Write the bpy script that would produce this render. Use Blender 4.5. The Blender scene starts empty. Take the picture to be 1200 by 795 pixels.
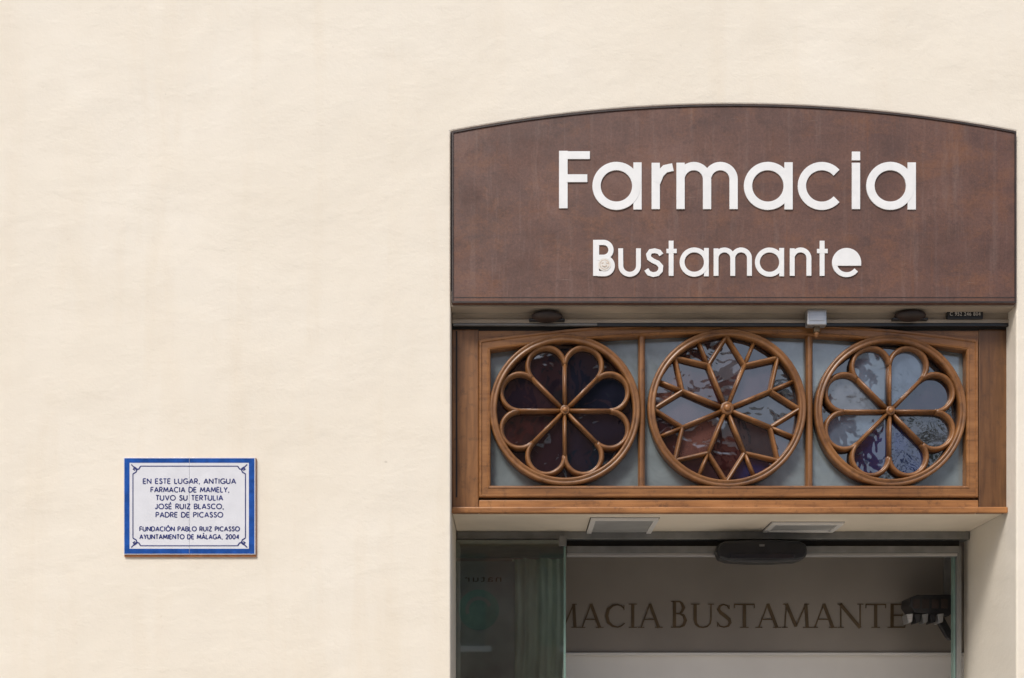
import bpy, math, random
from mathutils import Vector
random.seed(7)
S=0.004; CD=6.0; HZ=900.0; EYE=1.6
def X(px,d=0.0): return (px-600)*S*(CD+d)/CD
def Z(py,d=0.0): return EYE+(HZ-py)*S*(CD+d)/CD
scene=bpy.context.scene
col=scene.collection
# ---------------------------------------------------------------- materials
def nodes_of(name):
    m=bpy.data.materials.new(name); m.use_nodes=True
    nt=m.node_tree; b=nt.nodes['Principled BSDF']
    return m,nt,b
def N(nt,t,**k):
    n=nt.nodes.new(t)
    for a,v in k.items(): setattr(n,a,v)
    return n
def ramp(nt,src,stops):
    r=N(nt,'ShaderNodeValToRGB'); e=r.color_ramp.elements
    while len(e)<len(stops): e.new(0.5)
    for i,(p,c) in enumerate(stops):
        e[i].position=p; e[i].color=(c[0],c[1],c[2],1) if hasattr(c,'__len__') else (c,c,c,1)
    nt.links.new(src,r.inputs[0]); return r.outputs[0]
def noise(nt,scale=(1,1,1),sc=5,detail=5,rough=.55,dist=0,loc=(0,0,0)):
    tc=N(nt,'ShaderNodeTexCoord'); mp=N(nt,'ShaderNodeMapping')
    mp.inputs['Scale'].default_value=scale; mp.inputs['Location'].default_value=loc
    nt.links.new(tc.outputs['Object'],mp.inputs[0])
    n=N(nt,'ShaderNodeTexNoise'); n.inputs['Scale'].default_value=sc; n.inputs['Detail'].default_value=detail
    n.inputs['Roughness'].default_value=rough; n.inputs['Distortion'].default_value=dist
    nt.links.new(mp.outputs[0],n.inputs['Vector']); return n.outputs[0]
def mix(nt,a,b,f,bt='MIX'):
    m=N(nt,'ShaderNodeMix',data_type='RGBA',blend_type=bt)
    for s,v in ((m.inputs[0],f),(m.inputs[6],a),(m.inputs[7],b)):
        if isinstance(v,bpy.types.NodeSocket): nt.links.new(v,s)
        elif hasattr(v,'__len__'): s.default_value=(v[0],v[1],v[2],1)
        else: s.default_value=v
    return m.outputs[2]
def bump(nt,b,h,strength=.3,dist=.01,prev=None):
    bp=N(nt,'ShaderNodeBump'); bp.inputs['Strength'].default_value=strength; bp.inputs['Distance'].default_value=dist
    nt.links.new(h,bp.inputs['Height'])
    if prev: nt.links.new(prev,bp.inputs['Normal'])
    if b: nt.links.new(bp.outputs[0],b.inputs['Normal'])
    return bp.outputs[0]
def simple(name,c,rough=.5,metal=0,var=.12,sc=12,spec=.5,bs=0.0,scale=(1,1,1)):
    m,nt,b=nodes_of(name)
    n=noise(nt,scale,sc,3)
    lo=[v*(1-var) for v in c]; hi=[min(1,v*(1+var)) for v in c]
    nt.links.new(ramp(nt,n,[(.3,lo),(.7,hi)]),b.inputs['Base Color'])
    b.inputs['Roughness'].default_value=rough; b.inputs['Metallic'].default_value=metal
    b.inputs['Specular IOR Level'].default_value=spec
    if bs: bump(nt,b,noise(nt,scale,sc*6,3),bs,.004)
    return m
def g3(v): return (v,v,v)
def wallmat():
    m,nt,b=nodes_of('cream_render')
    c=ramp(nt,noise(nt,(1,1,1),.9,5,.6,.3),[(.3,(.79,.722,.607)),(.55,(.815,.752,.643)),(.75,(.835,.78,.68))])
    st=ramp(nt,noise(nt,(2.4,1,.35),1.6,6,.65,.3,(3,0,1)),[(.50,g3(0)),(.78,g3(.5))])
    c=mix(nt,c,(.75,.655,.515),st)
    sp=ramp(nt,noise(nt,(1,1,1),30,3,.6),[(.66,g3(0)),(.76,g3(.3))])
    c=mix(nt,c,(.64,.56,.45),sp)
    ch=ramp(nt,noise(nt,(1,1,1),14,2,.4,.2,(5,2,8)),[(.78,g3(0)),(.80,g3(.5))])
    c=mix(nt,c,(.50,.44,.36),ch)
    nt.links.new(c,b.inputs['Base Color'])
    b.inputs['Roughness'].default_value=.85; b.inputs['Specular IOR Level'].default_value=.25
    n1=bump(nt,None,noise(nt,(1,1,1.3),1.9,3,.5,.2),.5,.03)
    n2=bump(nt,None,ramp(nt,noise(nt,(1,1,1.8),5,4,.55,.3),[(.50,g3(0)),(.62,g3(.5)),(.76,g3(1))]),.25,.004,n1)
    n3=bump(nt,b,noise(nt,(1,1,1),50,4,.7),.36,.004,n2)
    return m
def rustmat():
    m,nt,b=nodes_of('rusted_brown_steel')
    c=ramp(nt,noise(nt,(1,1,1.3),2.2,7,.7,.3),[(.28,(.075,.036,.026)),(.45,(.112,.053,.038)),(.58,(.140,.067,.047)),(.74,(.185,.098,.074))])
    og=ramp(nt,noise(nt,(1,1,1.5),3.6,7,.75,.3,(2,7,3)),[(.50,g3(0)),(.70,g3(.75))])
    c=mix(nt,c,(.195,.080,.036),og)
    st=ramp(nt,noise(nt,(9,1,.7),2.2,6,.68,.2),[(.52,g3(0)),(.78,g3(.5))])
    c=mix(nt,c,(.215,.145,.12),st)
    pa=ramp(nt,noise(nt,(1,1,1.4),8,7,.82,.2,(4,4,4)),[(.52,g3(0)),(.68,g3(.55))])
    c=mix(nt,c,(.058,.028,.021),pa)
    dr=ramp(nt,noise(nt,(18,1,.9),1.8,5,.65,.15,(6,1,2)),[(.58,g3(0)),(.76,g3(.5))])
    c=mix(nt,c,(.17,.065,.028),dr)
    sc=ramp(nt,noise(nt,(.6,1,9),9,4,.6,.1,(1,4,6)),[(.68,g3(0)),(.75,g3(.4))])
    c=mix(nt,c,(.25,.175,.145),sc)
    fine=ramp(nt,noise(nt,(1,1,1),80,5,.85),[(.35,g3(.70)),(.7,g3(1.25))])
    c=mix(nt,c,fine,.85,'MULTIPLY')
    nt.links.new(c,b.inputs['Base Color'])
    nt.links.new(ramp(nt,noise(nt,(1,1,1),6,5,.7),[(.3,g3(.42)),(.7,g3(.72))]),b.inputs['Roughness'])
    n1=bump(nt,None,noise(nt,(1,1,1),1.5,2,.5),.3,.02)
    bump(nt,b,noise(nt,(1,1,1),60,4,.7),.25,.002,n1)
    return m
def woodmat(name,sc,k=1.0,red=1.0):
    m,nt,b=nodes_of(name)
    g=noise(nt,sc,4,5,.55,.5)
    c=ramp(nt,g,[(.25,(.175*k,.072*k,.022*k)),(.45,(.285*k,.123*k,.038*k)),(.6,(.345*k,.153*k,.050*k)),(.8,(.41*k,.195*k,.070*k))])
    l=ramp(nt,noise(nt,(1,1,1),2.3,4,.6),[(.3,(.60,.54,.48)),(.65,(1.1,1.1,1.1))])
    c=mix(nt,c,l,.85,'MULTIPLY')
    d=ramp(nt,noise(nt,(1,1,1),22,5,.72),[(.54,g3(0)),(.74,g3(.7))])
    c=mix(nt,c,(.065,.028,.012),d)
    nt.links.new(c,b.inputs['Base Color'])
    b.inputs['Roughness'].default_value=.42
    b.inputs['Coat Weight'].default_value=.18; b.inputs['Coat Roughness'].default_value=.28
    bump(nt,b,g,.15,.003); return m
def panemat(name,c,rough=.04,var=.35,wav=.25):
    m,nt,b=nodes_of(name)
    n=noise(nt,(1,1,1),7,4,.6,.6,(random.random()*9,0,0))
    nt.links.new(ramp(nt,n,[(.3,[v*(1-var) for v in c]),(.7,[v*(1+var) for v in c])]),b.inputs['Base Color'])
    b.inputs['Roughness'].default_value=rough; b.inputs['IOR'].default_value=1.9
    b.inputs['Specular IOR Level'].default_value=.75
    bump(nt,b,noise(nt,(1,1,1),9,2,.5,.5),wav,.004); return m
def clearglass(name,tint,refl):
    m=bpy.data.materials.new(name); m.use_nodes=True; nt=m.node_tree; nt.nodes.clear()
    o=N(nt,'ShaderNodeOutputMaterial'); t=N(nt,'ShaderNodeBsdfTransparent'); t.inputs[0].default_value=(*tint,1)
    g=N(nt,'ShaderNodeBsdfGlossy'); g.inputs['Roughness'].default_value=.02
    f=N(nt,'ShaderNodeFresnel'); f.inputs[0].default_value=refl
    mx=N(nt,'ShaderNodeMixShader'); nt.links.new(f.outputs[0],mx.inputs[0]); nt.links.new(t.outputs[0],mx.inputs[1]); nt.links.new(g.outputs[0],mx.inputs[2])
    nt.links.new(mx.outputs[0],o.inputs[0]); return m
WALL=wallmat(); RUST=rustmat()
WOODH=woodmat('oak_grain_horizontal',(1.0,8,11),.92); WOODB=woodmat('oak_bleached_rail',(1.0,8,11),1.25); WOODV=woodmat('oak_grain_vertical',(11,8,1.0),.8)
WOODR=woodmat('oak_turned',(4,4,4),.80)
WOODD=woodmat('oak_shaded',(11,8,1.0),.45)  # same oak grain in a darker wood tone, for the right stile
WHITE=simple('white_painted_letter',(.80,.80,.79),.4,var=.04,sc=20)
STICK=simple('sticker_paper',(.72,.69,.64),.6,var=.06,sc=60)
STICKD=simple('sticker_ink',(.58,.46,.36),.6,var=.3,sc=90)
BLACK=simple('black_plastic',(.018,.018,.02),.35,var=.3)
DARK=simple('dark_gap',(.02,.017,.015),.8)
EDGE=simple('dark_steel_edge',(.035,.022,.018),.55,var=.4,sc=15,bs=.2)
TAUPE=simple('taupe_shutter_box',(.38,.32,.255),.5,var=.28,sc=5,scale=(.6,1,4),bs=.1)
ALU=simple('brushed_aluminium',(.50,.50,.50),.35,.7,var=.1,sc=20,scale=(.3,1,8))
ALUD=simple('grey_aluminium',(.22,.22,.215),.4,.4,var=.15)
SOFF=simple('cream_soffit_paint',(.80,.71,.58),.6,var=.08,sc=3,bs=.08)
LAMPG=simple('lamp_diffuser',(.42,.42,.41),.3,var=.1)
BLUE=simple('blue_glaze',(.02,.085,.34),.15,var=.25,sc=30)
TILE=simple('white_glaze',(.72,.73,.77),.12,var=.04,sc=14,bs=.03)
INK=simple('ink_glaze',(.040,.050,.17),.2,var=.2)
TERRA=simple('terracotta',(.42,.17,.07),.8,var=.25,sc=30,bs=.2)
FASC=simple('taupe_fascia',(.33,.295,.26),.25,var=.16,sc=1.2)
GOLD=simple('dark_bronze_letter',(.125,.085,.045),.4,.2,var=.2)
INTW=simple('interior_paint',(.72,.69,.65),.7,var=.04,sc=2)
INTD=simple('interior_ceiling',(.60,.58,.55),.7,var=.1,sc=2)
CREAMW=simple('white_laminate',(.78,.76,.73),.4,var=.04,sc=3)
FLOORT=simple('floor_tile',(.5,.47,.42),.3,var=.1)
GREENP=simple('green_print',(.30,.52,.45),.5,var=.3,sc=6)
POST=simple('poster_film',(.50,.52,.49),.4,var=.35,sc=3)
CURT=simple('pale_green_fabric',(.72,.78,.66),.8,var=.15,sc=5,scale=(6,1,1))
GLASSL=clearglass('green_tinted_glass',(.93,.96,.94),1.9)
GEDGE=simple('glass_edge',(.20,.30,.26),.15,var=.1)
# ---------------------------------------------------------------- geometry
def empty(name):
    e=bpy.data.objects.new(name,None); e.empty_display_size=.1; col.objects.link(e); return e
def mk(name,v,f,mat,parent=None,smooth=False,bevel=0,seg=2):
    me=bpy.data.meshes.new(name); me.from_pydata(v,[],f); me.update()
    import bmesh
    bm=bmesh.new(); bm.from_mesh(me); bmesh.ops.recalc_face_normals(bm,faces=bm.faces); bm.to_mesh(me); bm.free()
    o=bpy.data.objects.new(name,me); col.objects.link(o)
    if mat: me.materials.append(mat)
    if parent: o.parent=parent
    if smooth:
        for p in me.polygons: p.use_smooth=True
    if bevel:
        b=o.modifiers.new('b','BEVEL'); b.width=bevel; b.segments=seg; b.limit_method='ANGLE'; b.angle_limit=math.radians(40)
    return o
def box(name,x0,x1,y0,y1,z0,z1,mat,parent=None,bevel=.002):
    v=[(x,y,z) for x in (x0,x1) for y in (y0,y1) for z in (z0,z1)]
    f=[(0,1,3,2),(4,6,7,5),(0,4,5,1),(2,3,7,6),(0,2,6,4),(1,5,7,3)]
    return mk(name,v,f,mat,parent,False,bevel)
def pbox(name,px0,px1,py0,py1,d0,d1,mat,parent,bevel=.002):
    return box(name,X(px0,d0),X(px1,d0),d0,d1,Z(py1,d0),Z(py0,d0),mat,parent,bevel)
def prism(name,pts,y0,y1,mat,parent=None,bevel=0,smooth=False):
    n=len(pts); v=[(x,y0,z) for x,z in pts]+[(x,y1,z) for x,z in pts]
    f=[tuple(range(n)),tuple(range(2*n-1,n-1,-1))]+[(i,(i+1)%n,n+(i+1)%n,n+i) for i in range(n)]
    return mk(name,v,f,mat,parent,smooth,bevel)
def offs(path,closed):
    P=[Vector(p[:2]) for p in path]; n=len(P); out=[]
    for i in range(n):
        a=P[i-1] if (i>0 or closed) else None; c=P[(i+1)%n] if (i<n-1 or closed) else None
        t1=(P[i]-a).normalized() if a is not None else None
        t2=(c-P[i]).normalized() if c is not None else None
        if t1 is None: t1=t2
        if t2 is None: t2=t1
        n1=Vector((-t1.y,t1.x)); n2=Vector((-t2.y,t2.x)); m=(n1+n2)
        m=m.normalized() if m.length>1e-6 else n1
        k=1/max(.35,m.dot(n1)); out.append(m*k)
    return P,out
def sweep(name,path,prof,y,mat,parent,closed=False,smooth=False,bevel=0):
    P,O=offs(path,closed); n=len(P); k=len(prof); v=[];f=[]
    for p,o in zip(P,O):
        for u,h in prof: v.append((p.x+o.x*u,y-h,p.y+o.y*u))
    for i in range(n if closed else n-1):
        for j in range(k):
            a=i*k+j; b=i*k+(j+1)%k; c=((i+1)%n)*k+(j+1)%k; d=((i+1)%n)*k+j
            f.append((a,b,c,d))
    if not closed: f.append(tuple(range(k))); f.append(tuple((n-1)*k+j for j in range(k)))
    return mk(name,v,f,mat,parent,smooth,bevel)
def beadprof(w,h,seg=8):
    return [(-w/2,0)]+[(-w/2*math.cos(math.pi*i/seg),h*.45+h*.55*math.sin(math.pi*i/seg)) for i in range(seg+1)]+[(w/2,0)]
def strokes(name,sl,y,th,mat,parent,step=.0005):
    v=[];f=[];k=0
    for pts,w,cl in sl:
        P,O=offs(pts,cl); n=len(P); b=len(v); yf=y-th-(k%4)*step; k+=1
        for q,p,o in zip(pts,P,O):
            ww=(q[2] if len(q)>2 else w)/2
            for s in (-1,1):
                for yy in (yf,y): v.append((p.x+o.x*ww*s,yy,p.y+o.y*ww*s))
        for i in range(n if cl else n-1):
            a=b+4*i; c=b+4*((i+1)%n)
            f+=[(a,c,c+2,a+2),(a,a+1,c+1,c),(a+2,c+2,c+3,a+3)]
        if not cl:
            for a in (b,b+4*(n-1)): f.append((a,a+2,a+3,a+1))
    return mk(name,v,f,mat,parent)
def arc(cx,cz,r,a0,a1,n=24,ry=None):
    ry=r if ry is None else ry
    return [(cx+r*math.cos(math.radians(a0+(a1-a0)*i/n)),cz+ry*math.sin(math.radians(a0+(a1-a0)*i/n))) for i in range(n+1)]
def circ(cx,cz,r,n=48): return arc(cx,cz,r,0,360,n)[:-1]
def ellipsoid(name,c,r,mat,parent,seg=24,rings=12):
    v=[];f=[]
    for i in range(rings+1):
        t=math.pi*i/rings
        for j in range(seg):
            p=2*math.pi*j/seg; v.append((c[0]+r[0]*math.sin(t)*math.cos(p),c[1]+r[1]*math.sin(t)*math.sin(p),c[2]+r[2]*math.cos(t)))
    for i in range(rings):
        for j in range(seg): f.append((i*seg+j,i*seg+(j+1)%seg,(i+1)*seg+(j+1)%seg,(i+1)*seg+j))
    return mk(name,v,f,mat,parent,True)
def text(name,s,cx,cz,width,height,y,mat,parent,bold=.0,mirror=False):
    cu=bpy.data.curves.new(name,'FONT'); cu.body=s; cu.size=1; cu.align_x='CENTER'; cu.offset=bold; cu.extrude=.02; cu.space_character=1.15
    t=bpy.data.objects.new(name,cu); col.objects.link(t)
    dg=bpy.context.evaluated_depsgraph_get(); me=bpy.data.meshes.new_from_object(t.evaluated_get(dg))
    bpy.data.objects.remove(t)
    xs=[v.co.x for v in me.vertices]
    x0,x1=min(xs),max(xs); h=.73
    for v in me.vertices:
        xx=(v.co.x-(x0+x1)/2)*width/(x1-x0)*(-1 if mirror else 1); zz=(v.co.y-h/2)*height/h; d=v.co.z*.02
        v.co=(cx+xx,y-abs(.0006)-d,cz+zz)
    me.name=name; me.materials.clear(); me.materials.append(mat)
    o=bpy.data.objects.new(name,me); col.objects.link(o); o.parent=parent; return o
def cap(ch):
    a=lambda cx,cy,rx,ry,s,e,n=14:[(cx+rx*math.cos(math.radians(s+(e-s)*i/n)),cy+ry*math.sin(math.radians(s+(e-s)*i/n))) for i in range(n+1)]
    acc=None
    if ch in 'ÉÓÁ': acc=True; ch={'É':'E','Ó':'O','Á':'A'}[ch]
    T_={' ':(.42,[]),
     'A':(.86,[[(0,0),(.38,1)],[(.38,1),(.76,0)],[(.14,.3),(.62,.3)]]),
     'B':(.68,[[(0,0),(0,1)],[(0,1)]+a(.28,.76,.26,.24,90,-90)+[(0,.52)],[(0,.52)]+a(.30,.26,.28,.26,90,-90)+[(0,0)]]),
     'C':(.88,[a(.45,.5,.45,.5,48,312,20)]),
     'D':(.86,[[(0,0),(0,1)],[(0,1)]+a(.28,.5,.46,.5,90,-90,18)+[(0,0)]]),
     'E':(.62,[[(0,0),(0,1)],[(0,1),(.50,1)],[(0,.5),(.46,.5)],[(0,0),(.50,0)]]),
     'F':(.60,[[(0,0),(0,1)],[(0,1),(.50,1)],[(0,.5),(.44,.5)]]),
     'G':(.96,[a(.46,.5,.46,.5,48,345,22),[(.5,.42),(.92,.42)]]),
     'I':(.22,[[(.05,0),(.05,1)]]),
     'J':(.55,[[(.40,1),(.40,.25)]+a(.2,.25,.2,.25,0,-170,10)]),
     'L':(.56,[[(0,1),(0,0)],[(0,0),(.45,0)]]),
     'M':(1.02,[[(0,0),(.12,1)],[(.12,1),(.46,.15)],[(.46,.15),(.80,1)],[(.80,1),(.92,0)]]),
     'N':(.86,[[(0,0),(0,1)],[(0,1),(.72,0)],[(.72,0),(.72,1)]]),
     'O':(1.06,[a(.48,.5,.48,.5,0,360,24)]),
     'P':(.64,[[(0,0),(0,1)],[(0,1)]+a(.26,.74,.27,.26,90,-90)+[(0,.48)]]),
     'R':(.68,[[(0,0),(0,1)],[(0,1)]+a(.26,.74,.27,.26,90,-90)+[(0,.48)],[(.22,.48),(.56,0)]]),
     'S':(.62,[[(.48,.84),(.38,.97),(.24,1),(.10,.92),(.06,.77),(.14,.62),(.28,.52),(.44,.40),(.50,.25),(.42,.07),(.26,0),(.10,.05),(.02,.18)]]),
     'T':(.66,[[(.28,0),(.28,1)],[(0,1),(.56,1)]]),
     'U':(.84,[[(0,1),(0,.34)]+a(.34,.34,.34,.34,180,360,14)+[(.68,1)]]),
     'V':(.82,[[(0,1),(.36,0)],[(.36,0),(.72,1)]]),
     'Y':(.74,[[(0,1),(.32,.48)],[(.64,1),(.32,.48)],[(.32,.5),(.32,0)]]),
     'Z':(.70,[[(.02,1),(.58,1)],[(.58,1),(0,0)],[(0,0),(.6,0)]]),
     ',':(.26,[[(.10,.08),(.02,-.16)]]),
     '2':(.66,[a(.27,.72,.25,.28,165,-35,12)+[(.02,0)],[(.02,0),(.54,0)]]),
     '0':(.74,[a(.30,.5,.30,.5,0,360,20)]),
     '4':(.72,[[(.44,0),(.44,1)],[(.44,1),(0,.28)],[(0,.28),(.60,.28)]])}
    w,s=T_[ch]; s=list(s)
    if acc: s.append([(w*.34,1.16),(w*.55,1.38)])
    return w,s
def caps_line(s,x0,x1,zb,h,sw):
    tr_=.14; tot=sum(cap(c)[0] for c in s)+tr_*(len(s)-1)-.1; sx=(x1-x0)/tot; x=0; out=[]
    for c in s:
        w,st=cap(c)
        for p in st: out.append(([(x0+(x+q[0])*sx,zb+q[1]*h) for q in p],sw,False))
        x+=w+tr_
    return out
# ================================================================ WALL
def archpts(pxl,pxr,pye,pyc,d,n=28):
    xl,xr=X(pxl,d),X(pxr,d); ze,zc=Z(pye,d),Z(pyc,d); c=(xr-xl)/2; s=zc-ze; R=(c*c+s*s)/(2*s); cx=(xl+xr)/2; cz=zc-R
    a=math.asin(c/R)
    return [(cx+R*math.sin(-a+2*a*i/n),cz+R*math.cos(-a+2*a*i/n)) for i in range(n+1)]
bld=empty('pharmacy_building')
pl,pr=528,1188
ap=archpts(pl,1191,154,122,0)
xl=X(pl); xr=X(1191)
outl=[(-9,-.05),(-9,8.5),(9,8.5),(9,-.05),(xr,-.05)]+[(p[0],p[1]) for p in reversed(ap)]+[(xl,-.05)]
prism('wall',outl,0,.70,WALL,bld,bevel=.007)
rm=[('floor',-2.5,5,.70,6,-.06,-.004,FLOORT),('ceiling',-2.5,5,.71,6,3.3,3.4,INTD),('side_wall_a',-2.6,-2.5,.71,6,-.05,3.4,INTW),
    ('side_wall_b',5,5.1,.71,6,-.05,3.4,INTW),('back_wall',-2.5,5,6,6.1,-.05,3.4,INTW)]
for n,a,b,c,d,e,f_,m in rm: box('interior_'+n,a,b,c,d,e,f_,m,bld,0)
zs=Z(601,.12)
box('soffit',xl+.003,xr-.003,.165,.698,zs-.0,zs+.12,SOFF,bld,.003)
box('header_fill',xl+.003,xr-.003,.22,.69,zs+.125,Z(150),DARK,bld,0)
# ================================================================ SIGN
sg=empty('pharmacy_sign')
def inset(pxl,pxr,pe,pc,pb,d=0):
    a=archpts(pxl,pxr,pe,pc,d); return [(X(pxl,d),Z(pb,d))]+a+[(X(pxr,d),Z(pb,d))]
prism('sign_box',inset(529.5,1189.5,156,124.5,357),-.012,.012,RUST,sg,.003)
loop=inset(530.5,1188.5,157,125.5,355.5)
sweep('edge_lip',loop,[(-.004,0),(-.004,.004),(.004,.004),(.004,0)],-.0125,EDGE,sg,True)
strokes('fold_seam',[([(X(531),Z(350)),(X(1188),Z(350))],.0035,False)],-.012,.0012,EDGE,sg)
random.seed(3)
k=S
def L(px,py): return (X(px),Z(py))
def LP(pts): return [L(*p) for p in pts]
def parc(cx,cy,r,a0,a1,n=28,ry=None):
    ry=r if ry is None else ry
    return [L(cx+r*math.cos(math.radians(a0+(a1-a0)*i/n)),cy-ry*math.sin(math.radians(a0+(a1-a0)*i/n))) for i in range(n+1)]
def g_a(x0,x1,top,bot,w):
    R=(bot-top)/2; cx=x0+R; return [(parc(cx,(top+bot)/2,R-w/2,0,360,48)[:-1],w*k,True),(LP([(x1-w/2,bot-.5),(x1-w/2,top+.5)]),w*k,False)]
def g_c(x0,x1,top,bot,w):
    R=(bot-top)/2; return [(parc(x0+R,(top+bot)/2,R-w/2,42,318,40),w*k,False)]
def g_arch(xa,xb,top,bot,w):
    r=(xb-xa)/2; cx=(xa+xb)/2; return [([L(xb,bot)]+parc(cx,top+w/2+r,r,0,165,20),w*k,False)]
def g_stem(x,top,bot,w): return [(LP([(x,bot),(x,top)]),w*k,False)]
G=[]
w=9.6
G+=g_stem(660,179,246,10)+[(LP([(663,184),(691,184)]),9*k,False),(LP([(663,211),(688,211)]),9*k,False)]
G+=g_a(694,751.5,192,248,w)
G+=g_stem(768,193,247,w)+[([L(769,216)]+[L(773,206),L(779,200),L(788,198)],9*k,False)]
G+=g_stem(797,193,247,w)+g_arch(797,828,192,247,w)+g_arch(828,859,192,247,w)
G+=g_a(871,928,192,248,w)+g_c(934,990,192,248,w)
G+=g_stem(1002,193,247,w)+[(LP([(1002,190),(1002,180)]),w*k,False)]
G+=g_a(1014,1072,192,248,w)
strokes('main_lettering',G,-.012,.005,WHITE,sg,.0004)
G=[]; w=5.6
G+=g_stem(698.3,283,325,7)+[(([L(700,286)]+parc(707,294.7,8.7,90,-90,14)+[L(700,303.4)]),6*k,False),
    (([L(700,304)]+parc(708,313.3,9.2,90,-90,14)+[L(700,322.4)]),6*k,False)]
G+=[([L(727,293)]+parc(737.5,313,10.3,180,360,20)+[L(747.8,293)],w*k,False)]
G+=[([L(*p) for p in [(774.5,300.5),(772,297),(767,295.6),(762,296.4),(759.5,300),(760.5,304.5),(765,307.5),(770.5,310),(774,314),(773.5,319),(770,322.6),(765,323.6),(760,322),(757,317.5)]],5.4*k,False)]
G+=g_stem(786,284,325,w)+[(LP([(780.5,296),(792.5,296)]),5*k,False)]
G+=g_a(796,830,292,326,w)
G+=g_stem(838.5,293,325,w)+g_arch(838.5,858,292,325,w)+g_arch(858,877.5,292,325,w)
G+=g_a(884,918,292,326,w)
G+=g_stem(927.5,293,325,w)+g_arch(927.5,947,292,325,w)
G+=g_stem(962.5,284,325,w)+[(LP([(956.5,296),(969,296)]),5*k,False)]
G+=[(parc(991,309.5,14.2,0,322,40),w*k,False),(LP([(976,310.5),(1008,310.5)]),5.4*k,False)]
strokes('secondary_lettering',G,-.012,.0045,WHITE,sg,.0004)
prism('round_sticker_e',[L(991+12.5*math.cos(a*math.pi/16),309.5-12.5*math.sin(a*math.pi/16)) for a in range(17)],-.0172,-.0123,WHITE,sg)
prism('round_sticker_b',[L(708+7.5*math.cos(a*math.pi/12),312+7.5*math.sin(a*math.pi/12)) for a in range(24)],-.0190,-.0123,STICK,sg)
strokes('sticker_print_b',[(parc(708,312,5.4,0,360,20)[:-1],.7*k,True),(LP([(704.5,310.5),(707,310)]),.9*k,False),(LP([(710,310),(712.5,310.5)]),.9*k,False),(parc(708,312,2.6,200,340,8),.8*k,False)],-.0190,.0005,STICKD,sg)
# ================================================================ HEADER STRIP UNDER SIGN
hd=empty('roller_shutter_box')
box('underside',xl+.002,xr-.002,.014,.150,Z(358.6),Z(340),TAUPE,hd)
pbox('face_plate',530,1190,364,378,.10,.15,TAUPE,hd)
pbox('lower_bead',530,1190,374,378.5,.090,.0995,TAUPE,hd,.003)
pbox('dark_slot',530,1190,379,388,.122,.16,DARK,hd)
pbox('black_strip',700,1182,378.6,382.5,.090,.106,BLACK,hd)
pbox('grey_strip',531,700,379,381.5,.090,.106,ALUD,hd)
random.seed(2)
for nm,px,py in (('dome_lamp',641,370),('dome_lamp',1067,369)):
    e=empty(nm)
    ellipsoid('shade',(X(px,.07),.075,Z(py+1,.07)),(.075,.05,.026),EDGE,e)
    pbox('base',px-21,px+21,py+3,py+6,.068,.0985,BLACK,e,.004)
    pbox('foot',px-8,px+8,py-9,py-4,.07,.098,BLACK,e,.003)
e=empty('alarm_box')
pbox('housing',946,969,362,381,.04,.089,ALU,e,.005); pbox('cover',949,966,364.5,376,.0375,.04,ALU,e,.001)
pbox('outlet',954,961,382,389,.06,.085,GOLD,e,.004); ellipsoid('tip',(X(957,.07),.075,Z(391,.07)),(.012,.012,.02),WOODR,e)
e=empty('phone_number_plate')
pbox('plate',1110,1152,362,374,.080,.0985,BLACK,e,.002)
text('digits','C 952 246 804',X(1131,.08),Z(368,.08),.145,.018,.0795,STICK,e)
# ================================================================ TRANSOM
tr=empty('wooden_transom_window')
D=.12
def T(px,py): return (X(px,D),Z(py,D))
pbox('stile_left',529.6,561,386,600.5,D,.19,WOODV,tr,.005)
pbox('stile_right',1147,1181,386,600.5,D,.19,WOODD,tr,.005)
pbox('post_groove',534,536,388,583,D-.001,D+.01,DARK,tr,0)
pbox('bottom_rail',561.3,1146.7,586,600.5,D-.002,.19,WOODB,tr,.005)
pbox('drip_sill',529.4,1181.5,594,601.3,D-.022,D-.003,WOODB,tr,.006)
ac=archpts(561,1147,402,384,D)
prism('spandrel_board',[(X(561.2,D),Z(378,D))]+ac+[(X(1146.8,D),Z(378,D))],D+.003,.157,WOODH,tr)
sa=archpts(568,1139,405,384.5,D,24)
loop=[(X(1139,D),Z(576.5,D)),(X(568,D),Z(576.5,D))]+sa
h=.028
sp=[(-h,-.05),(-h,.000),(-h+.004,.006),(-h+.010,.007),(-h+.014,.003),(h-.016,.003),(h-.012,.009),(h-.004,.009),(h,.003),(h,-.05)]
sweep('sash',loop,sp,D-.002,WOODH,tr,True,False)
for i,px in enumerate((752.5,949.5)):
    sweep('mullion_%d'%(i+1),[T(px,570),T(px,391)],[(-.016,0),(-.016,.03),(-.010,.042),(-.003,.046),(.003,.046),(.010,.042),(.016,.03),(.016,0)],.168,WOODV,tr)
gz=.170
FIELD=panemat('frosted_field_glass',(.17,.205,.215),.16,.25,.3)
box('field_glass',X(570,D),X(1137,D),gz,gz+.006,Z(574,D),Z(386,D),FIELD,tr,0)
PM={n:panemat('pane_'+n,c,.025,v,.5) for n,c,v in (
 ('plum',(.012,.006,.010),.5),('ink',(.007,.007,.014),.4),('maroon',(.028,.009,.009),.5),('mauve',(.042,.026,.030),.4),
 ('rose',(.085,.038,.032),.4),('pearl',(.095,.10,.12),.35),('sky',(.09,.12,.165),.35),('cobalt',(.008,.012,.050),.6),('grey',(.026,.026,.031),.4))}  # the two palest pane colours have reflected sky painted into the base
def pane(name,pts,mat,tilt,dy):
    cx=sum(p[0] for p in pts)/len(pts); cz=sum(p[1] for p in pts)/len(pts)
    v=[(x,gz-dy+tilt[0]*(x-cx)+tilt[1]*(z-cz),z) for x,z in pts]
    return mk(name,v,[tuple(range(len(pts)))],mat,tr)
def rnd(s): return (random.uniform(-s,s),random.uniform(-s,s))
U=S*(CD+D)/CD
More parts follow.
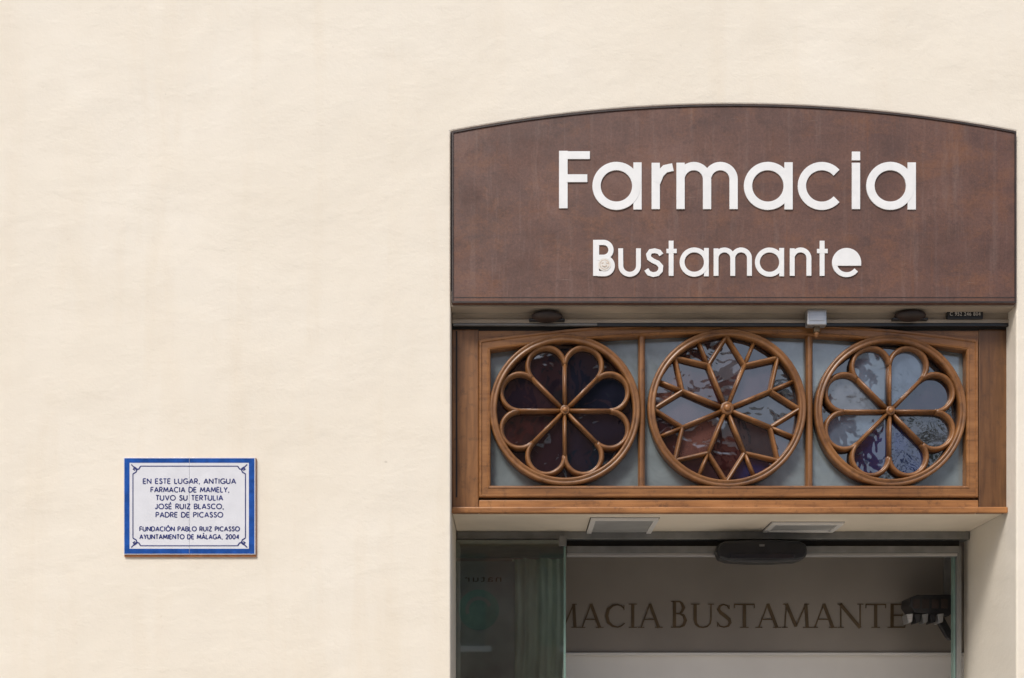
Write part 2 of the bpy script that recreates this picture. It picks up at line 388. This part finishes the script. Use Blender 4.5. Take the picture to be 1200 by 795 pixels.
RING=[(-.018,0),(-.018,.050),(-.015,.058),(-.008,.062),(-.002,.056),(.002,.056),(.008,.064),(.015,.060),(.018,.050),(.018,0)]
def flower(tag,pcx,pcy,R,pal,disc):
    cx,cz=T(pcx,pcy); R*=U
    pane(tag+'_disc_pane',circ(cx,cz,R*.96,64),PM[disc],(0,0),.003)
    ld=R*.645; lr=ld*math.sin(math.radians(22.5)); n=14
    for i in range(8):
        th=22.5+45*i; ox=cx+ld*math.cos(math.radians(th)); oz=cz+ld*math.sin(math.radians(th))
        a=arc(ox,oz,lr,th-112,th+112,20)
        pane(tag+'_petal_pane_%d'%i,[(cx,cz)]+a,PM[pal[i]],rnd(.035),.010)
        sweep(tag+'_petal_bar_%d'%i,a,beadprof(.025,.046+.0006*(i%3)),gz-.002,WOODR,tr,False,True)
        q=math.radians(45*i); rr=ld*math.cos(math.radians(22.5))
        sweep(tag+'_spoke_%d'%i,[(cx+.012*math.cos(q),cz+.012*math.sin(q)),(cx+(rr+.004)*math.cos(q),cz+(rr+.004)*math.sin(q))],beadprof(.021,.049+.0006*(i%2)),gz-.002,WOODR,tr,False,True)
    sweep(tag+'_ring',circ(cx,cz,R-.018,72),RING,gz-.002,WOODR,tr,True,True)
    prism(tag+'_hub',circ(cx,cz,.024,8),gz-.058,gz-.004,WOODR,tr,.006)
    ellipsoid(tag+'_boss',(cx,gz-.060,cz),(.012,.010,.012),WOODB,tr,12,8)
random.seed(11)
flower('left_medallion',662,480.5,88.5,['ink','ink','plum','plum','maroon','plum','ink','ink'],'plum')
flower('right_medallion',1043.5,481.5,89,['plum','sky','sky','pearl','sky','cobalt','cobalt','grey'],'grey')
def star(tag,pcx,pcy,R,kite,outer):
    cx,cz=T(pcx,pcy); R*=U; r1=R*.60; r2=R*.92
    pane(tag+'_disc_pane',circ(cx,cz,R*.96,64),PM['mauve'],(0,0),.003)
    pol=lambda r,a:(cx+r*math.cos(math.radians(a)),cz+r*math.sin(math.radians(a)))
    for i in range(8):
        a=45*i
        pane(tag+'_kite_pane_%d'%i,[(cx,cz),pol(r1,a-22.5),pol(r2,a),pol(r1,a+22.5)],PM[kite[i]],rnd(.035),.010)
        pane(tag+'_outer_pane_%d'%i,[pol(r1,a+22.5),pol(r2,a)]+[pol(r2,a+45*j/8) for j in range(1,8)]+[pol(r2,a+45)],PM[outer[i]],rnd(.035),.012)
        sweep(tag+'_chevron_%d'%i,[pol(r1,a-22.5),pol(r2,a),pol(r1,a+22.5)],beadprof(.022,.046+.0006*(i%2)),gz-.002,WOODR,tr)
        sweep(tag+'_spoke_%d'%i,[pol(.012,a+22.5),pol(r1+.004,a+22.5)],beadprof(.022,.049+.0006*(i%3)),gz-.002,WOODR,tr,False,True)
        sweep(tag+'_tie_%d'%i,[pol(r1,a+22.5),pol(r2,a+22.5)],beadprof(.020,.044),gz-.002,WOODR,tr,False,True)
    sweep(tag+'_ring',circ(cx,cz,R-.018,72),RING,gz-.002,WOODR,tr,True,True)
    prism(tag+'_hub',circ(cx,cz,.034,8),gz-.058,gz-.004,WOODR,tr,.008)
    ellipsoid(tag+'_boss',(cx,gz-.060,cz),(.017,.012,.017),WOODB,tr,12,8)
star('centre_medallion',852,478.5,93,['grey','mauve','mauve','maroon','mauve','rose','maroon','grey'],['grey','plum','maroon','rose','maroon','plum','cobalt','mauve'])
# ================================================================ DOWNLIGHTS
for px0,px1 in ((693,765),(905,983)):
    e=empty('recessed_downlight')
    a=.25 if px0<800 else .36; b=.62 if px0<800 else .56
    x0=X(px0,.4); x1=X(px1,.4)
    pts=[(x0,a),(x1,a),(x1,b),(x0,b)]
    sw=[(-.012,0),(-.012,.006),(.012,.006),(.012,0)]
    P,O=offs(pts,True); v=[];f=[]
    for p,o in zip(P,O):
        for u,hh in sw: v.append((p.x+o.x*u,p.y+o.y*u,zs-.001-hh*2))
    for i in range(4):
        for j in range(4): f.append((i*4+j,i*4+(j+1)%4,((i+1)%4)*4+(j+1)%4,((i+1)%4)*4+j))
    mk('bezel',v,f,CREAMW,e)
    box('diffuser',x0+.01,x1-.01,a+.01,b-.01,zs-.006,zs-.001,LAMPG,e,0)
    box('shadow_gap',x0-.016,x1+.016,a-.016,b+.016,zs-.0015,zs-.0005,EDGE,e,0)
# ================================================================ SLIDING DOOR
dr=empty('automatic_sliding_door')
d=.62
box('track_cover',xl+.004,xr-.004,.60,.695,Z(633,d),zs-.001,ALUD,dr,.003)
pbox('track_slot',530,1124,633,640,.64,.70,DARK,dr,0)
pbox('track_profile',664,1124,640,648,.60,.66,ALUD,dr,.003)
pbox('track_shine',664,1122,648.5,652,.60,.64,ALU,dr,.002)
pbox('jamb_profile',1121,1127,640,1290,.62,.70,ALUD,dr,.003)
pbox('jamb_seal',1117.5,1120.5,652,1290,.64,.68,GEDGE,dr,0)
pbox('glass_leaf',531,662,633,1290,.56,.572,GLASSL,dr,0)
pbox('glass_leaf_edge',660.5,663,633,1290,.555,.575,GEDGE,dr,0)
pbox('glass_top_rail',531,661,633,654,.575,.585,simple('leaf_top_rail',(.26,.31,.28),.3,.2,scale=(1,1,6)),dr,.002)
pbox('leaf_clip',655,664,628,640,.545,.58,ALUD,dr,.002)
e=empty('door_motion_sensor')
prf=[(840,646),(842,638),(850,634),(880,632.5),(907,632.5),(937,634),(945,638),(947,646),(944,654),(934,657.5),(907,659),(880,659),(853,657.5),(843,654)]
prism('housing',[(X(a,.5),Z(b,.5)) for a,b in prf],.50,.598,BLACK,e,.012)
pbox('lens_strip',856,931,649,655,.494,.50,simple('sensor_lens',(.03,.03,.035),.08,var=.1),e,.002)
pbox('status_light',890,896,638,640.5,.497,.50,ALUD,e,0)
# ================================================================ SHOP INTERIOR SIGN
fs=empty('interior_fascia_sign')
FD=1.12
pbox('fascia_board',440,1300,600,764.5,FD,FD+.06,FASC,fs,.003)
pbox('lower_edge',440,1300,764.8,768,FD-.02,FD+.06,CREAMW,fs,.003)
pbox('lower_panel',440,1300,768.3,1000,FD+.01,FD+.10,simple('pale_cabinet',(.84,.81,.77),.5,var=.06,sc=2),fs,.002)
def SL(ch):
    tk=.115; tn=.045; sf=.03
    ser=lambda x,y,w=.2:([(x-w/2,y),(x+w/2,y)],sf)
    b=sf/2; t=1-sf/2
    if ch=='I': return .36,[([(.18,0),(.18,1)],tk),ser(.18,b,.28),ser(.18,t,.28)]
    if ch=='A': return .82,[([(.10,0),(.40,1)],tn),([(.40,1),(.70,0)],tk),([(.2,.35),(.6,.35)],.04),ser(.10,b,.22),ser(.70,b,.26)]
    if ch=='M': return 1.02,[([(.14,0),(.19,1)],tn),([(.19,1),(.51,.05)],tk),([(.51,.05),(.83,1)],tn),([(.83,1),(.88,0)],tk),ser(.14,b,.2),ser(.88,b,.26),ser(.15,t,.14),ser(.87,t,.14)]
    if ch=='N': return .92,[([(.14,0),(.14,1)],tn),([(.12,1),(.78,.0)],tk),([(.78,0),(.78,1)],tn),ser(.14,b,.2),ser(.78,t,.2),ser(.1,t,.14)]
    if ch=='T': return .74,[([(.37,0),(.37,1)],tk),([(.04,t-.01),(.70,t-.01)],.05),ser(.37,b,.28),([(.045,1),(.045,.82)],.03),([(.695,1),(.695,.82)],.03)]
    if ch in 'EF':
        r=[([(.17,0),(.17,1)],tk),([(.12,t-.01),(.56,t-.01)],.05),([(.2,.52),(.5,.52)],.045),([(.555,1),(.555,.84)],.03),([(.50,.60),(.50,.44)],.03),ser(.15,b,.26)]
        if ch=='E': r+=[([(.12,.025),(.58,.025)],.05),([(.585,0),(.60,.18)],.03)]
        return .64,r
    if ch=='U': return .84,[([(.17,1,tk),(.17,.34,tk),(.20,.16,.1),(.30,.04,.06),(.43,.015,.05),(.56,.05,.05),(.66,.17,.05),(.69,.34,tn),(.69,1,tn)],0),ser(.17,t,.28),ser(.69,t,.2)]
    if ch=='C': return .82,[([(.70,.80,.03),(.62,.91,.05),(.48,.975,.05),(.32,.93,.08),(.17,.78,.115),(.115,.5,.125),(.17,.23,.115),(.32,.07,.08),(.48,.025,.05),(.62,.08,.05),(.73,.2,.03)],0),([(.70,.95),(.70,.74)],.03)]
    if ch=='S': return .58,[([(.44,.80,.03),(.38,.93,.045),(.26,.975,.05),(.14,.91,.07),(.10,.77,.1),(.17,.63,.125),(.31,.50,.13),(.44,.36,.125),(.48,.22,.1),(.42,.08,.07),(.28,.025,.05),(.14,.07,.045),(.08,.20,.03)],0),([(.45,.95),(.45,.78)],.03),([(.07,.24),(.07,.05)],.03)]
    bowl=lambda y0,y1,xr:[(.17,y1,.04),(.34,y1,.05),(xr-.06,y1-.07,.09),(xr,(y0+y1)/2,.115),(xr-.06,y0+.07,.09),(.34,y0,.05),(.17,y0,.04)]
    if ch=='B': return .68,[([(.17,0),(.17,1)],tk),(bowl(.53,.975,.47),0),(bowl(.025,.53,.53),0),ser(.12,b,.14),ser(.12,t,.14)]
    if ch=='R': return .72,[([(.17,0),(.17,1)],tk),(bowl(.50,.975,.48),0),([(.32,.5),(.66,.02)],.11),ser(.17,b,.27),ser(.12,t,.14),ser(.68,b,.12)]
FK=(CD+FD)/CD
def word(s,pxr,py0,h,sx,first=1.12):
    tot=sum(SL(c)[0] for c in s); x=pxr-tot*sx; out=[]
    for i,c in enumerate(s):
        wd,st=SL(c); hh=h*(first if i==0 else 1)
        for pts,w0 in st:
            out.append(([(X(x+p[0]*sx,FD),Z(py0-p[1]*hh,FD))+((p[2]*sx*S*FK*.9,) if len(p)>2 else ()) for p in pts],w0*sx*S*FK*.9,False))
        x+=wd*sx
    return out
strokes('bronze_lettering',word('FARMACIA',776,736,28,34.5)+word('BUSTAMANTE',1062,736,28,35.6),FD,.004,GOLD,fs,.0005)
# ================================================================ SPOTLIGHT INSIDE DOOR
e=empty('track_spotlight')
SD=.85
Q=lambda px,py:(X(px,SD),Z(py,SD))
prism('head',[Q(*p) for p in [(1067,700),(1076,697),(1118,697),(1121,702),(1121,716),(1112,722),(1072,718),(1066,709)]],SD,SD+.16,BLACK,e,.006)
prism('arm',[Q(*p) for p in [(1096,716),(1106,714),(1119,738),(1119,750),(1114,746)]],SD+.05,SD+.09,BLACK,e,.004)
for i in range(5):
    x=1062+i*9
    prism('reflector_%d'%i,[Q(x,720),Q(x+8,719),Q(x+7,729),Q(x+2,731)],SD-.005,SD+.08,(ALUD if i==2 else ALU) if i%2==0 else BLACK,e,.004)
for i in range(4):
    pbox('fin_%d'%i,1070+i*11,1078+i*11,702,713,SD-.006,SD,EDGE,e,.002)
prism('bracket',[Q(*p) for p in [(1112,640),(1118,640),(1118,700),(1112,700)]],SD+.06,SD+.09,ALUD,e)
# ================================================================ POSTER REFLECTION AS SOLID FILM + DRAPE BEHIND GLASS
e=empty('window_poster')  # mirrored poster reflection in the leaf, built as a solid printed film
pbox('film',534,603,658,1200,.60,.603,POST,e,0)
cxp,czp=X(561,.6),Z(715,.6)
prism('green_badge',circ(cxp,czp,.105,32),.596,.5995,GREENP,e)
text('print','natur',X(566,.6),Z(678,.6),.19,.035,.598,GOLD,e,mirror=True)
strokes('badge_leaf',[(arc(cxp,czp,.06,20,200,12),.018,False),([(cxp-.03,czp-.15),(cxp-.03,czp-.35)],.05,False)],.596,.001,POST,e)
e=empty('hanging_drape')
v=[];f=[];n=60;mz=14
for j in range(mz+1):
    py=656+j*50
    for i in range(n+1):
        t=i/n; px=600+t*(59)+6*math.sin(j*.9)*(.3 if j else 0)
        yy=.615+.016*math.sin(t*17+j*.45)+.009*math.sin(t*41+j*.8)
        v.append((X(px,.64),yy,Z(py,.64)))
for j in range(mz):
    for i in range(n):
        a=j*(n+1)+i; f.append((a,a+1,a+n+2,a+n+1))
mk('cloth',v,f,CURT,e,True)
# ================================================================ PLAQUE
pq=empty('ceramic_plaque')
pbox('mortar_bed',145.5,300.2,536.8,652.6,-.010,.0,TERRA,pq,.002)
def rect(a,b,c,d_,y,h,mat,nm,bv=.001): return box(nm,X(a),X(b),y-h,y,Z(d_),Z(c),mat,pq,bv)
for nm,a,b in (('tile_a',146,222.75),('tile_b',223.0,300)):
    rect(a,b,537.3,650.6,-.010,.006,TILE,nm,.0008)
yb=-.016
for nm,a,b,c,d_ in (('border_top_a',147,222.6,538.3,543.5),('border_top_b',223.15,299,538.3,543.5),('border_bottom_a',147,222.6,644,649.8),('border_bottom_b',223.15,299,644,649.8),
                    ('border_side_a',147,153,543.5,644),('border_side_b',292.5,299,543.5,644)):
    rect(a,b,c,d_,yb,.0007,BLUE,nm,0)
sl=[]
a,b,c,d_=157,288.5,547.5,640.5
for p in ([(a+9,c),(b-9,c)],[(a+9,d_),(b-9,d_)],[(a,c+9),(a,d_-9)],[(b,c+9),(b,d_-9)]):
    sl.append((LP(p),1.1*k,False))
for (x,y,sx,sy) in ((a,c,1,1),(b,c,-1,1),(a,d_,1,-1),(b,d_,-1,-1)):
    sl.append((LP([(x,y+9*sy),(x+3.5*sx,y+7*sy),(x+5*sx,y+3.5*sy),(x+2.5*sx,y+1.5*sy),(x+.5*sx,y+3.5*sy),(x+2.5*sx,y+5*sy)]),1.4*k,False))
    sl.append((LP([(x+9*sx,y),(x+7*sx,y+3.2*sy),(x+4*sx,y+4*sy),(x+1*sx,y+.5*sy)]),1.4*k,False))
    sl.append((LP([(x-2*sx,y-2*sy),(x+5*sx,y+5*sy)]),1.3*k,False))
strokes('border_ornament',sl,yb,.0006,INK,pq,.0002)
for i,(s,x0,x1,py,h) in enumerate((("EN ESTE LUGAR, ANTIGUA",169,277,565,5.6),("FARMACIA DE MAMELY,",178,269.5,575,5.6),("TUVO SU TERTULIA",184,262,584.5,5.6),
    ("JOSÉ RUIZ BLASCO,",183,263,594.5,5.6),("PADRE DE PICASSO",184,262,604.3,5.6),("FUNDACIÓN PABLO RUIZ PICASSO",165,281.5,620.8,5.0),("AYUNTAMIENTO DE MÁLAGA, 2004",165,281,630,5.0))):
    strokes('inscription_%d'%(i+1),caps_line(s,X(x0),X(x1),Z(py+h/2),h*k,1.25*k),yb,.0004,INK,pq,.00015)
# ================================================================ STREET (off camera: ground, opposite side)
PAV=simple('stone_paving',(.42,.39,.34),.7,var=.15,sc=2,bs=.1)
GRD=simple('ground_asphalt',(.20,.19,.18),.85,var=.15,sc=3)
mk('ground',[(-150,-150,-.012),(150,-150,-.012),(150,150,-.012),(-150,150,-.012)],[(0,1,2,3)],GRD)
mk('pavement',[(-40,-14.9,-.006),(40,-14.9,-.006),(40,-.002,-.006),(-40,-.002,-.006)],[(0,1,2,3)],PAV)
def house(name,x0,x1,h,base,yf=-15):
    e=empty(name)
    m=simple(name+'_stucco',base,.8,var=.12,sc=1.5)
    box('walls',x0,x1,yf-8,yf,-.02,h,m,e,.02)
    box('cornice',x0-.1,x1+.1,yf+.003,yf+.3,h-.35,h-.05,CREAMW,e,.03)
    fr=simple(name+'_shutter',(.05,.08,.06),.5)
    n=int((x1-x0)/2.2)
    for fl in range(int(h/3)):
        for i in range(n):
            cx=x0+(i+.5)*(x1-x0)/n; z0=fl*3+.7
            box('window_%d_%d'%(fl,i),cx-.5,cx+.5,yf+.003,yf+.05,z0,z0+1.6,BLACK,e,.01)
            box('sill_%d_%d'%(fl,i),cx-.6,cx+.6,yf+.003,yf+.12,z0-.1,z0-.003,CREAMW,e,.01)
            box('shutter_%d_%d'%(fl,i),cx-.95,cx-.52,yf+.003,yf+.06,z0,z0+1.6,fr,e,.01)
house('stucco_townhouse',-14,2.6,9.2,(.22,.11,.08)); house('stucco_townhouse.001',2.7,5.0,7.6,(.40,.17,.12)); house('stucco_townhouse.002',5.1,18,6.3,(.45,.38,.28))
e=empty('street_tree')
BARK=simple('bark',(.10,.075,.05),.9); LEAF=simple('leaf',(.05,.09,.03),.6,var=.5,sc=3)
def limb(nm,a,b,r0,r1):
    a=Vector(a);b=Vector(b); t=(b-a).normalized(); u=t.orthogonal().normalized(); w_=t.cross(u); v=[]
    for p,r in ((a,r0),(b,r1)):
        for i in range(8): v.append(p+(u*math.cos(i*math.pi/4)+w_*math.sin(i*math.pi/4))*r)
    mk(nm,[tuple(q) for q in v],[(i,(i+1)%8,8+(i+1)%8,8+i) for i in range(8)],BARK,e,True)
tx,ty=7.4,-12.5
limb('trunk',(tx,ty,-.02),(tx,ty,3.6),.17,.11)
random.seed(5); v=[];f=[]
for i in range(7):
    q=i*.9; b=(tx+1.3*math.cos(q)*random.uniform(.6,1.2),ty+1.1*math.sin(q),random.uniform(4.9,6.9)); limb('limb_%d'%i,(tx,ty,3.2+.05*i),b,.07,.02)
    for j in range(170):
        c=Vector(b)+Vector((random.gauss(0,.42),random.gauss(0,.42),random.gauss(0,.38)))
        u=Vector((random.gauss(0,1),random.gauss(0,1),random.gauss(0,1))).normalized(); w_=u.orthogonal().normalized(); s=random.uniform(.06,.11)
        n=len(v); v+=[tuple(c-u*s),tuple(c+w_*s*.5),tuple(c+u*s),tuple(c-w_*s*.5)]; f.append((n,n+1,n+2,n+3))
mk('foliage',v,f,LEAF,e)
# ================================================================ LIGHT
wd=bpy.data.worlds.new('World'); scene.world=wd; wd.use_nodes=True; nt=wd.node_tree
bg=nt.nodes['Background']; sk=nt.nodes.new('ShaderNodeTexSky'); sk.sky_type='NISHITA'; sk.sun_disc=False
el=math.radians(48); az=math.radians(207)
sk.sun_elevation=el; sk.sun_rotation=az; sk.air_density=1.0; sk.dust_density=3.0; sk.ozone_density=1.0
nt.links.new(sk.outputs[0],bg.inputs[0]); bg.inputs[1].default_value=.15
sd=bpy.data.lights.new('sun','SUN'); sd.energy=2.4; sd.angle=math.radians(16); sd.color=(1,.97,.92)
so=bpy.data.objects.new('sun',sd); col.objects.link(so)
dirv=Vector((math.sin(az)*math.cos(el),math.cos(az)*math.cos(el),math.sin(el)))
so.rotation_euler=dirv.to_track_quat('Z','Y').to_euler(); so.location=(-3,-8,9)
scene.view_settings.view_transform='Standard'; scene.view_settings.look='None'; scene.view_settings.exposure=0
cam=bpy.data.cameras.new('camera'); co=bpy.data.objects.new('camera',cam); col.objects.link(co); scene.camera=co
co.location=(0,-6,EYE); co.rotation_euler=(math.radians(90),0,0)
cam.sensor_width=36; cam.lens=45; cam.shift_y=(HZ-397.5)/1200; cam.clip_end=500; cam.clip_start=.05
